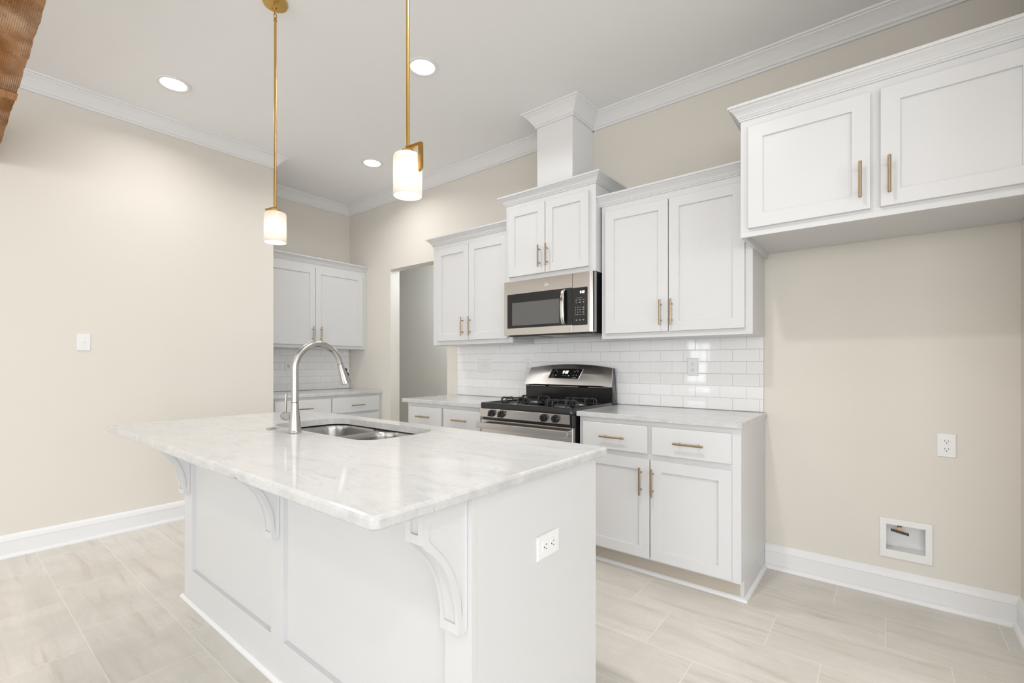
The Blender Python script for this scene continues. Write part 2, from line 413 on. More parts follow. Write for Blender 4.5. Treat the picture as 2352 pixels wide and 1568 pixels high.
def drawer(par, x0, x1, z0, z1, hx=None, hz=None, th=.02):
    b = B(); y = -th; i = .002
    b.rects([(x0, x1, z0, z1, -.0006), (x0, x1, z0, z1, y+i), (x0+i, x1-i, z0+i, z1-i, y)])
    d = b.build('drawer', M_WHITE, par, True, 30)
    obj('handle', PULL, d, ((x0+x1)/2 if hx is None else hx, y, (z0+z1)/2 if hz is None else hz), (0, PI/2, 0)); return d
CC = [(0, 0), (.006, 0), (.006, .006), (.010, .008), (.012, .014), (.017, .018), (.017, .022), (.021, .027), (.031, .040), (.041, .046), (.043, .050), (.049, .051), (.050, .053), (.050, .063), (0, .063)]
def cab_crown(par, path, z, h=.063):
    b = B(); b.sweep([(o, z+q*h/.063) for o, q in CC], path, side=-1); b.build('crown_moulding', M_WHITE, par, True)
def carcass(par, x0, x1, depth, z0, z1):
    b = B(); b.box(x0, 0, z0, x1, depth, z1, .0012); b.build('cabinet_box', M_WHITE, par, True)

g_up = 'white wall cabinets with shaker doors'; g_lo = 'white base cabinets under marble worktops'
GAP = .0015
# right of the range
c = thing('wall_cabinet', 'tall white two-door wall cabinet between the microwave and the fridge cabinet', 'cabinet', (-1.0, 2.8325, 0), 0)
carcass(c, -.452, .4505, .3235, 1.368, 2.248)
door(c, -.418, -.0055, 1.402, 2.202, hx=-.045, hz=1.5165); door(c, .0, .4135, 1.402, 2.202, hx=.0205, hz=1.516)
cab_crown(c, [(-.4665, 0), (.4505, 0)], 2.246)
# left of the range
c = thing('wall_cabinet', 'tall white two-door wall cabinet between the doorway and the microwave', 'cabinet', (-2.65, 2.8325, 0), 0)
carcass(c, -.447, .4245, .3235, 1.368, 2.244)
b = B(); b.box(.4247, -.0, 1.368, .4475, .018, 1.414); b.build('filler_strip', M_WHITE, c, True)
door(c, -.386, -.0035, 1.402, 2.200, hx=-.063, hz=1.516); door(c, .0005, .407, 1.402, 2.200, hx=.000+.0, hz=1.516) if False else door(c, .0005, .407, 1.402, 2.200, hx=.022, hz=1.516)
cab_crown(c, [(-.447, .3235), (-.447, 0), (.4245, 0)], 2.242)
# over the microwave
c = thing('wall_cabinet', 'short white two-door wall cabinet directly over the microwave', 'cabinet', (-1.8465, 2.7775, 0), 0)
carcass(c, -.3775, .3790, .3785, 1.818, 2.400)
door(c, -.344, -.0145, 1.854, 2.358, hx=-.052, hz=1.972); door(c, -.009, .3335, 1.854, 2.358, hx=.0135, hz=1.972)
cab_crown(c, [(-.3775, .3785), (-.3775, 0), (.3790, 0), (.3790, .3785)], 2.398)
# over the fridge niche
c = thing('wall_cabinet', 'deep white two-door cabinet high over the empty fridge niche', 'cabinet', (-.03, 2.5475, 0), 0)
b = B(); b.box(-.519, 0, 1.857, .5165, .6085, 2.405, .0012)
b.box(-.519, 0, 1.829, .5165, .019, 1.8572); b.box(-.519, .019, 1.829, -.500, .6085, 1.8572); b.build('cabinet_box', M_WHITE, c, True)
door(c, -.482, -.0125, 1.866, 2.362, rail=.064, hx=-.046, hz=1.988); door(c, .021, .490, 1.866, 2.362, rail=.064, hx=.050, hz=1.988)
cab_crown(c, [(-.519, .6085), (-.519, 0), (.5165, 0)], 2.403, .069)
# coffee nook, upper
c = thing('wall_cabinet', 'white two-door wall cabinet in the corner nook behind the faucet', 'cabinet', (XN+.325, 2.54, 0), PI/2)
carcass(c, -.59, .6155, .3235, 1.368, 2.244)
door(c, -.565, -.0045, 1.402, 2.200, hx=-.040, hz=1.514); door(c, .0, .565, 1.402, 2.200, hx=.049, hz=1.514)
cab_crown(c, [(-.59, 0), (.6155, 0)], 2.242)

SHOE = [(0, 0), (.016, 0), (.016, .005), (.012, .013), (.005, .018), (0, .019)]
def base_box(par, x0, x1, depth, kick=.065, end=None):
    b = B(); b.box(x0, 0, .107, x1, depth, .8835, .0012); b.build('cabinet_box', M_WHITE, par, True)
    b = B(); b.box(x0+.001, kick, 0.0005, x1-(.018 if end == 'R' else .001), depth, .1068); b.build('toe_kick', M_KICK, par, True)
    if end == 'R':
        b = B(); b.box(x1-.018, kick, .0005, x1, depth, .1068); b.build('end_panel', M_WHITE, par, True)
        b = B(); b.sweep(SHOE, [(x0, kick), (x1, kick), (x1, depth)], side=-1); b.build('shoe_moulding', M_TRIM, par, True)
    else:
        b = B(); b.sweep(SHOE, [(x0, kick), (x1, kick)], side=-1); b.build('shoe_moulding', M_TRIM, par, True)
YB = W-.61
c = thing('base_cabinet', 'white base cabinet with two drawers and two doors between the range and the fridge niche', 'cabinet', (-1.0, YB, 0), 0)
base_box(c, -.455, .454, .6085, end='R')
drawer(c, -.425, -.0195, .703, .855); drawer(c, .0055, .4125, .703, .855)
door(c, -.425, -.0065, .120, .671, hx=-.052, hz=.550); door(c, -.001, .4125, .120, .671, hx=.0155, hz=.550)
c = thing('base_cabinet', 'white base cabinet with drawers left of the range beside the doorway', 'cabinet', (-2.665, YB, 0), 0)
base_box(c, -.432, .431, .6085)
drawer(c, -.396, -.0135, .703, .855); drawer(c, .0105, .400, .703, .855)
door(c, -.396, -.0035, .120, .671, hx=-.045, hz=.55); door(c, .0005, .400, .120, .671, hx=.045, hz=.55)
c = thing('base_cabinet', 'white base cabinet with drawers in the corner nook behind the island', 'cabinet', (XN+.61, 2.553, 0), PI/2)
base_box(c, -.602, .603, .6085)
drawer(c, -.568, -.008, .703, .857, hz=.775); drawer(c, .007, .564, .703, .857, hz=.775)
door(c, -.568, -.003, .120, .676, hx=-.045, hz=.56); door(c, .002, .564, .120, .676, hx=.045, hz=.56)

# ------------------------------------------------------------------ worktops
def worktop(name, x0, y0, x1, y1, label, r=.006, hole=None, e=.004, eb=.002):
    b = B(); z0, z1 = .884, .914
    n = 9
    def ring(ins, z): return [(x, y, z) for x, y in rrect(x0, y0, x1, y1, r, n, ins)]
    b.m(1); b.rings([ring(eb, z0), ring(0, z0+eb), ring(0, z1-e), ring(e*.3, z1-e*.3), ring(e, z1)], False, False)
    b.m(0); top = rrect(x0, y0, x1, y1, r, n, e); bot = rrect(x0, y0, x1, y1, r, n, eb)
    for lp, z in ((top, z1), (bot, z0)):
        t = bmesh.new(); loops = [lp]+([hole] if hole else [])
        for L in loops:
            vs = [t.verts.new((u, v, z)) for u, v in L]
            for i in range(len(vs)): t.edges.new((vs[i], vs[(i+1) % len(vs)]))
        bmesh.ops.triangle_fill(t, use_beauty=True, edges=list(t.edges)); b.merge(t)
    if hole:
        b.m(1); b.rings([[(u, v, z0) for u, v in hole], [(u, v, z1) for u, v in hole]], False, False)
    bmesh.ops.remove_doubles(b.bm, verts=b.bm.verts, dist=1e-5)
    o = single(name, b, [M_MARBLE, M_MARBLE_EDGE], label, 'countertop', ((x0+x1)/2, (y0+y1)/2, z0), smooth=14); return o
worktop('countertop', -1.4690, W-.6345, -.5365, W-.010, 'white marble worktop between the range and the fridge niche')
worktop('countertop', -3.150, W-.6345, -2.2272, W-.010, 'white marble worktop left of the range beside the doorway')
worktop('countertop', XN+.0095, 1.951, XN+.635, W-.002, 'white marble worktop in the corner nook behind the faucet')
SX0, SX1, SY0, SY1 = -2.285, -1.497, 1.030, 1.408
worktop('countertop', -2.844, .530, -.746, 1.508, 'large white marble island top with a sink cut into it', r=.02, hole=rrect(SX0, SY0, SX1, SY1, .095, 10), e=.008, eb=.005)

# ------------------------------------------------------------------ backsplash tiles
def backsplash(name, u0, u1, z0, rows, ujoint, even_off, lift, label, org, L=.1504, H=.0757, ztop=None, skip=None):
    b = B(); g = .0009
    b.m(1); b.rings([[lift(u0, z0, 0), lift(u1, z0, 0), lift(u1, z0+rows*H, 0), lift(u0, z0+rows*H, 0)], [lift(u0, z0, .0062), lift(u1, z0, .0062), lift(u1, z0+rows*H, .0062), lift(u0, z0+rows*H, .0062)]])
    b.m(0)
    for r in range(rows):
        sh = even_off if r % 2 else 0
        k0 = math.floor((u0-ujoint-sh)/L)
        for k in range(k0, k0+int((u1-u0)/L)+3):
            a = max(u0, ujoint+sh+k*L)+g; c = min(u1, ujoint+sh+(k+1)*L)-g
            if c-a < .004: continue
            za = z0+r*H+g; zb = z0+(r+1)*H-g
            if skip and skip(a, c, za, zb): continue
            tu, tv = random.uniform(-.00022, .00022), random.uniform(-.00012, .00012)
            def P(u, z, d): return lift(u, z, d+tu*((u-a)/(c-a)*2-1)+tv*((z-za)/(zb-za)*2-1))
            f = .0022
            b.rings([[P(a, za, .004), P(c, za, .004), P(c, zb, .004), P(a, zb, .004)], [P(a, za, .0068), P(c, za, .0068), P(c, zb, .0068), P(a, zb, .0068)],
                     [P(a+.0012, za+.0012, .0076), P(c-.0012, za+.0012, .0076), P(c-.0012, zb-.0012, .0076), P(a+.0012, zb-.0012, .0076)],
                     [P(a+f, za+f, .008), P(c-f, za+f, .008), P(c-f, zb-f, .008), P(a+f, zb-f, .008)]])
    return single(name, b, [M_TILE, M_GROUT], label, 'tile backsplash', org, smooth=20)
backsplash('tile_backsplash', -3.114, -.553, .9155, 7, -.574, -.074, lambda u, z, d: (u, W-.0005-d, z), 'white glossy subway tile backsplash behind the range and its worktops', (-1.83, W, .9155),
           skip=lambda a, c, za, zb: zb > 1.41 and (c < -2.2 or a > -1.48))
backsplash('tile_backsplash', 1.951, W-.010, .9155, 6, 2.858, -.076, lambda u, z, d: (XN+.0005+d, u, z), 'white subway tile backsplash in the corner nook behind the faucet', (XN, 2.55, .9155), L=.152)

# ------------------------------------------------------------------ island
IX0, IX1, IYF, IYB = -2.805, -.777, .836, 1.47
isl = thing('kitchen_island', 'white panelled kitchen island body with curved corbels under the marble top', 'island', ((IX0+IX1)/2, (IYF+IYB)/2, 0))
b = B(); p = .018
b.box(IX0, IYF+.019, 0, IX0+p, IYB, .884); b.box(IX1-p, IYF+.019, 0, IX1, IYB, .884); b.box(IX0+p, IYB-p, 0, IX1-p, IYB, .884)
b.box(IX0+p, IYF+.019, .05, IX1-p, IYB-p, .068); b.build('cabinet_box', M_WHITE, isl)
b = B(); b.box(IX0+p, IYF+.0185, 0, IX1-p, IYF+.030, .884); b.build('recessed_panel', M_WHITE, isl)
b = B()
xs = [(IX0, -2.700), (-1.838, -1.740), (-.871, IX1)]
holes = [[(xs[0][1], .163), (xs[1][0], .163), (xs[1][0], .80), (xs[0][1], .80)], [(xs[1][1], .163), (xs[2][0], .163), (xs[2][0], .80), (xs[1][1], .80)]]
b.plate([(IX0, 0), (IX1, 0), (IX1, .884), (IX0, .884)], holes, lambda u, v, w: (u, IYF+w, v), .0185); b.build('face_frame', M_WHITE, isl, smooth=20)
b = B(); b.sweep(SHOE, [(IX0, IYB), (IX0, IYF), (IX1, IYF), (IX1, IYB)], side=-1); b.build('shoe_moulding', M_TRIM, isl)
def corbel_mesh():
    b = B(); w = .0315
    prof = [(0, .869), (.141, .869), (.141, .802), (.139, .796)]
    arc = [(.030+.22*(1-math.cos(math.radians(a))), .566+.26*math.sin(math.radians(a))) for a in (58, 54, 49, 44, 39, 34, 29, 24, 18, 12, 6, 0)]
    prof += arc+[(.030, .560), (.030, .549), (.027, .546), (0, .546)]
    def slab(pr, x0, x1, holes=()): b.plate(pr, holes, lambda d, z, q: (x0+q, -d, z), x1-x0)
    sunk = [(.016, .838), (.123, .838), (.123, .803)]+[(q-.013, z+.009) for q, z in arc[2:-1]]+[(.016, .576)]
    for sg in (-1, 1):                                   # two cheeks, each with a sunk panel on its outer side
        slab(prof, sg*(w-.0105), sg*(w-.003)); slab(prof, sg*(w-.003), sg*w, [sunk])
    tail = [(max(.012, q-.0062), z+.003) for q, z in arc]+[(.024, .5725), (.030, .5720)]+prof[-4:]
    for sg in (-1, 1): slab(prof[:4]+tail, sg*.0135, sg*(w-.0105))
    slab([(0, .869), (.141, .869), (.141, .852), (.134, .852), (.134, .818), (.141, .818), (.139, .796)]+tail, -.0135, .0135)
    b.box(-.035, -.146, .874, .035, 0, .8838, .001); b.box(-.032, -.143, .8685, .032, 0, .8742, .001)
    b.box(-.034, -.007, .552, .034, 0, .8685, .001)
    return b.mesh('corbel', M_WHITE, smooth=25)
CORB = corbel_mesh(); iy = isl.location
for x in (-2.755, -1.797, -.8245): obj('corbel', CORB, isl, (x-iy.x, IYF-iy.y-.0004, 0))

# ------------------------------------------------------------------ sink, faucet, air switch
sk = thing('kitchen_sink', 'undermount double bowl stainless steel sink set in the island top', 'sink', ((SX0+SX1)/2, (SY0+SY1)/2, .88))
def bowl(x0, y0, x1, y1, r, depth, name):
    b = B(); n = 8; z = .8765
    def R(i, zz): return [(x, y, zz) for x, y in rrect(x0, y0, x1, y1, r, n, i)]
    rings = [R(.0, z), R(.004, z-.006), R(.006, z-.02), R(.016, z-depth+.03), R(.022, z-depth+.012), R(.036, z-depth+.002)]
    cx, cy = (x0+x1)/2, (y0+y1)/2
    rings.append([(cx+(x-cx)*.35, cy+(y-cy)*.35, z-depth-.002) for x, y, _ in rings[-1]])
    b.rings(rings, False, True)
    o = b.build(name, M_SINK, sk, smooth=50)
    d = B(); d.lathe([(.045, 0), (.043, .003), (.034, .003), (.030, -.004), (.004, -.004)], (cx, cy, z-depth), 24); d.build('drain', M_CHROME, o)
    return o
XD = -1.893
bowl(SX0-.012, SY0-.012, XD-.012, SY1+.012, .105, .20, 'left_bowl'.replace('left_', '')); bowl(XD+.012, SY0-.012, SX1+.012, SY1+.012, .105, .20, 'bowl')
b = B(); ox, oy, oX, oY = SX0-.04, SY0-.04, SX1+.04, SY1+.04
t = bmesh.new()
for L in ([(ox, oy), (oX, oy), (oX, oY), (ox, oY)], rrect(SX0-.012, SY0-.012, XD-.012, SY1+.012, .105, 8), rrect(XD+.012, SY0-.012, SX1+.012, SY1+.012, .105, 8)):
    vs = [t.verts.new((u, v, .8765)) for u, v in L]
    for i in range(len(vs)): t.edges.new((vs[i], vs[(i+1) % len(vs)]))
bmesh.ops.triangle_fill(t, use_beauty=True, edges=list(t.edges)); b.merge(t)
b.build('rim', M_SINK, sk)

FX, FY = -1.915, .971
fa = thing('faucet', 'tall brushed steel gooseneck pull-down faucet standing on the island', 'faucet', (FX, FY, .914))
b = B(); b.lathe([(.026, 0), (.0272, .002), (.0272, .008), (.0255, .010), (.0248, .013), (.0228, .035), (.0195, .07), (.0162, .105), (.0146, .128)], (FX, FY, .914), 36); b.build('base', M_STEELV, fa)
b = B(); b.lathe([(.0139, .1282), (.0139, .1305)], (FX, FY, .914), 28); b.build('collar_ring', M_SLOT, fa)
pts = [(FX, FY, 1.0445), (FX, FY, 1.10), (FX, FY, 1.15), (FX, FY, 1.1845)]
for i in range(1, 25):
    a = PI-math.radians(162)*i/24; pts.append((FX, FY+.1055+.1055*math.cos(a), 1.1845+.1055*math.sin(a)))
e = Vector(pts[-1]); d = Vector((0, math.sin(math.radians(18)), -math.cos(math.radians(18))))
b = B(); b.tube(pts+[e+d*.012], .0140, 28); b.build('spout', M_STEELV, fa, smooth=50)
q0 = e+d*.0135
b = B(); b.cyl(e+d*.012, q0, .0128, seg=28); b.build('joint_ring', M_SLOT, fa)
def along(prof):
    a = Vector((1, 0, 0)); bb = d.cross(a)
    return [[q0+d*h+(a*math.cos(2*PI*i/28)+bb*math.sin(2*PI*i/28))*r for i in range(28)] for r, h in prof]
b = B(); b.rings(along([(.0142, 0), (.0152, .02), (.0202, .06), (.0248, .088), (.025, .092), (.0225, .094)])); head = b.build('spray_head', M_STEELV, fa)
up = Vector((0, math.cos(math.radians(18)), math.sin(math.radians(18))))
b = B(); c0 = q0+d*.035+up*.0155
for k in (0, .021):
    cc = c0+d*k+up*(.004 if k == 0 else .0065)
    b.rings([[cc+d*u+Vector((1, 0, 0))*v+up*w for u, v in ((-.008, -.006), (.008, -.006), (.008, .006), (-.008, .006))] for w in (-.008, .003)])
b.build('button', M_SLOT, head)
b = B(); b.lathe([(.0185, -.016), (.0185, -.070), (.0175, -.0725)], (FX, FY, .980), 28, 'x'); b.lathe([(.0172, -.0725), (.0172, -.0745)], (FX, FY, .98), 28, 'x')
b.lathe([(.0185, -.0745), (.0185, -.092), (.0165, -.095), (.004, -.0955)], (FX, FY, .980), 28, 'x'); hd = b.build('handle_hub', M_STEELV, fa)
b = B(); b.tube([(FX-.082, FY, .992), (FX-.079, FY, 1.03), (FX-.0765, FY, 1.076)], [.0042, .005, .0055], 14); b.build('lever', M_STEELV, hd)
b = B(); b.lathe([(.023, 0), (.0235, .002), (.022, .0045), (.016, .005), (.0155, .0035), (.0145, .0035), (.013, .0065), (.003, .007)], (-2.113, .965, .9145), 28)
single('air_switch', b, M_STEELV, 'small round steel air switch button on the island beside the faucet', 'button', (-2.113, .965, .9145))

# ------------------------------------------------------------------ seven segment clock digits
SEG = {'0': 'abcdef', '1': 'bc', '2': 'abged', '3': 'abgcd', '4': 'fgbc', '5': 'afgcd', '6': 'afgedc', '7': 'abc', '8': 'abcdefg', '9': 'abcdfg'}
def clock(b, s, cx, cz, y, h, slant=.15):
    w = h*.5; t = h*.13; adv = w*1.42; total = sum(adv*.45 if ch == ':' else adv for ch in s); x = cx-total/2
    def bar(x0, z0, x1, z1):
        b.rings([[(px+(pz-cz)*slant, yy, pz) for px, pz in ((x0, z0), (x1, z0), (x1, z1), (x0, z1))] for yy in (y+.0004, y)])
    for ch in s:
        z = cz-h/2
        if ch == ':':
            for q in (.28, .68): bar(x+.0, z+h*q, x+t, z+h*q+t)
            x += adv*.45; continue
        for g in SEG[ch]:
            if g == 'a': bar(x+t*.3, z+h-t, x+w-t*.3, z+h)
            if g == 'd': bar(x+t*.3, z, x+w-t*.3, z+t)
            if g == 'g': bar(x+t*.3, z+h/2-t/2, x+w-t*.3, z+h/2+t/2)
            if g == 'b': bar(x+w-t, z+h/2+t*.2, x+w, z+h-t*.3)
            if g == 'c': bar(x+w-t, z+t*.3, x+w, z+h/2-t*.2)
            if g == 'f': bar(x, z+h/2+t*.2, x+t, z+h-t*.3)
            if g == 'e': bar(x, z+t*.3, x+t, z+h/2-t*.2)
        x += adv

# ------------------------------------------------------------------ microwave
MX0, MX1, MZ0, MZ1, MY = -2.2175, -1.4715, 1.417, 1.8165, 2.7455
mw = thing('microwave', 'stainless steel over-the-range microwave hung under the short wall cabinet', 'microwave', ((MX0+MX1)/2, MY, MZ0))
b = B(); b.box(MX0+.002, MY+.012, MZ0+.004, MX1-.001, W-.012, MZ1-.0002, .001); b.box(-1.6285, MY+.002, MZ0+.004, -1.6245, MY+.013, MZ1-.002); b.build('body', M_BLACK, mw)  # second box: black strip in the door seam stands in for gap shade
XS = -1.6265
def front_slab(x0, x1, y, name, mats, rad=0):
    b = B(); n = 8
    prof = [(x0, y+.03)]+[(x0, y+.001), (x0+.001, y)]
    if rad: prof += [(x1-rad+rad*math.sin(math.radians(a)), y+rad-rad*math.cos(math.radians(a))) for a in range(0, 91, 10)]+[(x1, y+.03+.02)]
    else: prof += [(x1-.001, y), (x1, y+.001), (x1, y+.03)]
    b.rings([[(x, yy, MZ0) for x, yy in prof], [(x, yy, MZ1-.001) for x, yy in prof]]); return b.build(name, mats, mw)
md = front_slab(MX0, XS-.0018, MY, 'door', M_STEEL)
b = B(); b.rings([[(x, MY-.0002, z) for x, z in rrect(-2.186, 1.4675, XS-.0012, 1.720, .006, 4)], [(x, MY-.0022, z) for x, z in rrect(-2.186, 1.4675, XS-.0012, 1.720, .006, 4)]]); gl = b.build('door_glass', M_GLASS, md)
b = B(); b.box(-2.140, MY-.0027, 1.487, -1.728, MY-.0022, 1.655); b.build('window', M_MESHW, gl)
b = B(); hp = [(-1.688, MY-.004, 1.470), (-1.690, MY-.022, 1.482), (-1.692, MY-.030, 1.53), (-1.693, MY-.032, 1.59), (-1.692, MY-.030, 1.65), (-1.690, MY-.022, 1.700), (-1.688, MY-.004, 1.713)]
b.rings([[(x-.013, y+.002, z), (x-.009, y-.003, z), (x+.009, y-.003, z), (x+.013, y+.002, z), (x+.009, y+.005, z), (x-.009, y+.005, z)] for x, y, z in hp]); b.build('handle', M_CHROME, md, smooth=50)
bx, bz = -1.839, 1.763
b = B(); b.lathe([(.0158, 0), (.0158, -.001), (.0150, -.0018), (.0135, -.0018), (.0130, -.001)], (bx, MY-.0001, bz), 28, 'y')
b.m(1)
for ph in range(4):
    a0 = ph*PI/2+.5
    b.tube([(bx+.0113*math.cos(a0+k*.22), MY-.0012, bz+.0113*math.sin(a0+k*.22)) for k in range(5)], .0007, 6)
badge = b.build('badge', [M_CHROME, M_STEELV], md)
me = text_mesh('GE', .0125); me.materials.append(M_CHROME)
me.transform(Matrix.Shear('XY', 4, (.25, 0)) if False else Matrix.Identity(4))
o = obj('badge_lettering', me, badge, (bx-(MX0+MX1)/2, -.0016, bz-MZ0), (PI/2, 0, 0))
o.parent = md
cp = front_slab(XS+.0018, MX1, MY, 'control_panel', M_STEEL, .03)
b = B(); b.rings([[(x, MY-.0002, z) for x, z in rrect(XS+.0012, 1.4635, -1.5115, 1.715, .005, 4)], [(x, MY-.0022, z) for x, z in rrect(XS+.0012, 1.4635, -1.5115, 1.715, .005, 4)]]); kp = b.build('keypad', M_GLASS, cp)
b = B(); clock(b, '9:38', -1.549, 1.683, MY-.0027, .0145); b.build('clock_digits', M_DIGIT, cp)
b = B(); y = MY-.0024
def dash(x, z, w, h=.0022):
    q = B(); q.box(x-w/2, y-.0003, z-h/2, x+w/2, y+.0003, z+h/2); q.build('key_legend', M_GREYPRINT, cp)
for x, w in ((-1.594, .013), (-1.567, .016), (-1.540, .012)): dash(x, 1.632, w)
for x, w in ((-1.594, .012), (-1.567, .012), (-1.540, .010)): dash(x, 1.617, w); dash(x, 1.6135, w*.8, .0018) if x > -1.58 else None
for i, z in enumerate((1.582, 1.566, 1.550, 1.534)):
    dash(-1.541, z, .016 if i in (1, 3) else .012)
    if i in (0, 2): dash(-1.541, z-.0036, .010, .0018)
dash(-1.597, 1.5335, .010); dash(-1.566, 1.5335, .009)
for x in (-1.593, -1.566, -1.541): dash(x, 1.499, .013); dash(x, 1.4952, .010, .0018)
dash(-1.57, 1.645, .04, .0008)
k = 0
for r, z in enumerate((1.582, 1.566, 1.550)):
    for cxx in (-1.600, -1.583, -1.566):
        k += 1; me = text_mesh(str(k), .0085, .0002); me.materials.append(M_PLATE)
        obj('digit_key', me, cp, (cxx-(MX0+MX1)/2, -.0025, z-MZ0), (PI/2, 0, 0))
me = text_mesh('0', .0085, .0002); me.materials.append(M_PLATE); obj('digit_key', me, cp, (-1.583-(MX0+MX1)/2, -.0025, 1.534-MZ0), (PI/2, 0, 0))
b = B(); b.box(MX0+.03, MY+.02, MZ0-.010, MX1-.01, W-.03, MZ0+.0038, .002); b.m(1)
for x0, x1 in ((MX0+.06, MX0+.27), (MX1-.25, MX1-.05)): b.box(x0, MY+.05, MZ0-.013, x1, MY+.26, MZ0-.0095)
b.build('vent_grille', [M_BLACK, M_FILTER], mw)

# ------------------------------------------------------------------ gas range
RX0, RX1 = -2.2265, -1.4695; RXC = (RX0+RX1)/2; RY = 2.485
rg = thing('gas_range', 'stainless steel and black gas range with four burners below the microwave', 'stove', (RXC, 2.8, 0))
b = B(); b.box(RX0+.003, RY+.035, .04, RX1-.003, 3.115, .893, .002)
for x in (RX0+.05, RX1-.05):
    for y in (RY+.10, 3.06): b.cyl((x, y, .0005), (x, y, .042), .016)
b.build('body', M_BLACK, rg)
# cooktop with a raised rim and a sunken well
b = B(); cy0, cy1 = RY-.006, 3.035
def CR(ins, z, r=.02): return [(x, y, z) for x, y in rrect(RX0, cy0, RX1, cy1, r, 5, ins)]
b.rings([CR(.0, .8935), CR(0, .926), CR(.004, .932), CR(.018, .933), CR(.030, .931), CR(.045, .914), CR(.055, .912)]); b.build('cooktop', M_BLACK, rg)
# control panel: stainless strip with rounded upper edge
b = B(); prof = [(RY+.02, .8285), (RY+.004, .8285), (RY, .832), (RY-.004, .888), (RY-.001, .8925), (RY+.02, .8925)]
b.rings([[(x, y, z) for y, z in prof] for x in (RX0+.001, RX1-.020)]); pn = b.build('control_panel', M_STEEL, rg)
b = B(); b.box(RX1-.0198, RY+.002, .812, RX1-.001, RY+.04, .8925, .003); b.box(RX0+.002, RY+.024, .812, RX1-.0198, RY+.04, .8284); b.build('side_trim', M_BLACK, rg)
def knob_mesh():
    b = B(); b.lathe([(.0255, .002), (.0255, -.004), (.0235, -.007), (.022, -.020), (.019, -.0245), (.003, -.026)], (0, 0, 0), 28, 'y')
    b.rings([[(-.005, y, -.020), (.005, y, -.020), (.005, y, .0215), (-.005, y, .0215)] for y in (-.020, -.033)]); return b.mesh('knob', M_KNOB)
KN = knob_mesh()
for i, x in enumerate((-2.115, -2.028, -1.678, -1.591)):
    kn = obj('knob', KN, pn, (x-RXC, RY-.0025-2.8, .8605), (math.radians(4), .6 if i < 2 else -.1, 0))
for x in (-2.115, -2.028, -1.678, -1.591):
    b = B()
    for dx, dz in ((.026, .013), (.032, .019), (.031, .010)): b.box(x+dx, RY-.0046, .8605+dz, x+dx+.0035, RY-.0032, .8605+dz+.0035)
    b.build('burner_mark', M_SLOT, pn)
# oven door
b = B(); b.box(RX0+.004, RY+.004, .20, RX1-.004, RY+.034, .811, .003)
od = b.build('oven_door', M_STEEL, rg)
b = B()
for x0, x1 in ((-2.105, -2.06), (-2.035, -1.925), (-1.905, -1.78), (-1.755, -1.70)): b.box(x0, RY+.007, .8095, x1, RY+.017, .8114)
b.build('vent_slot', M_SLOT, od)
b = B(); b.box(RX0+.10, RY+.002, .34, RX1-.10, RY+.0045, .64, .001); b.build('window', M_GLASS, od)
b = B(); hy = RY-.052
b.rings([[(x, hy-.004, .756), (x, hy-.006, .762), (x, hy-.006, .791), (x, hy-.003, .797), (x, hy+.008, .797), (x, hy+.008, .756)] for x in (RX0+.012, RX1-.012)])
for x in (RX0+.012, RX1-.036): b.box(x, hy+.008, .762, x+.024, RY+.0045, .792, .003)
b.box(RX0-.004, hy+.006, .764, RX0+.016, RY-.01, .790, .003)
b.build('handle', M_STEEL, od, smooth=25)
b = B(); b.box(RX0+.004, RY+.006, .05, RX1-.004, RY+.034, .194, .003); b.build('storage_drawer', M_STEEL, rg)
# burners and grates
for i, (x, y, r) in enumerate(((-2.035, 2.645, .045), (-1.650, 2.645, .050), (-2.035, 2.895, .040), (-1.650, 2.895, .036))):
    b = B(); b.lathe([(r+.012, 0), (r+.010, .004), (r, .005), (r, .013), (r-.006, .014), (r*.2, .014)], (x, y, .9125), 28); bn = b.build('burner', M_ALU, rg)
    b = B(); b.lathe([(r*.88, .014), (r*.90, .018), (r*.82, .022), (r*.2, .023)], (x, y, .9125), 28); b.build('burner_cap', M_IRON, bn)
def grate(xc):
    b = B(); r = .0050; zt = .9625; zb = .914
    def hoop(p, q):
        p = Vector((*p, 0)); q = Vector((*q, 0)); L = (q-p).length; u = (q-p)/L; R = .016; pts = [p+Vector((0, 0, zb))]
        for i in range(6):
            a = PI/2*i/5; pts.append(p+u*(R-R*math.cos(a))+Vector((0, 0, zt-R+R*math.sin(a))))
        for i in range(6):
            a = PI/2*i/5; pts.append(q-u*(R-R*math.sin(a))+Vector((0, 0, zt-R+R*math.cos(a))))
        pts.append(q+Vector((0, 0, zb))); b.tube(pts, r, 10)
    x0, x1, y0, y1 = xc-.125, xc+.125, 2.535, 3.005
    for y in (2.645, 2.895): hoop((x0, y), (x1, y))
    for yc in (2.645, 2.895):
        for x in (xc-.0,): hoop((x, yc-.11), (x, yc+.11))
        for sx in (-1, 1): hoop((xc+sx*.07, yc-.062), (xc+sx*.07, yc+.062))
    for y in (2.548, 2.77, 2.992): b.tube([(x0+.01, y, zb+.006), (x1-.01, y, zb+.006)], r, 10)
    for x in (x0, x1): b.tube([(x, y0+.02, zb+.006), (x, y1-.02, zb+.006)], r, 10)
    b.build('grate', M_IRON, rg, smooth=60)
grate(-2.035); grate(-1.650)
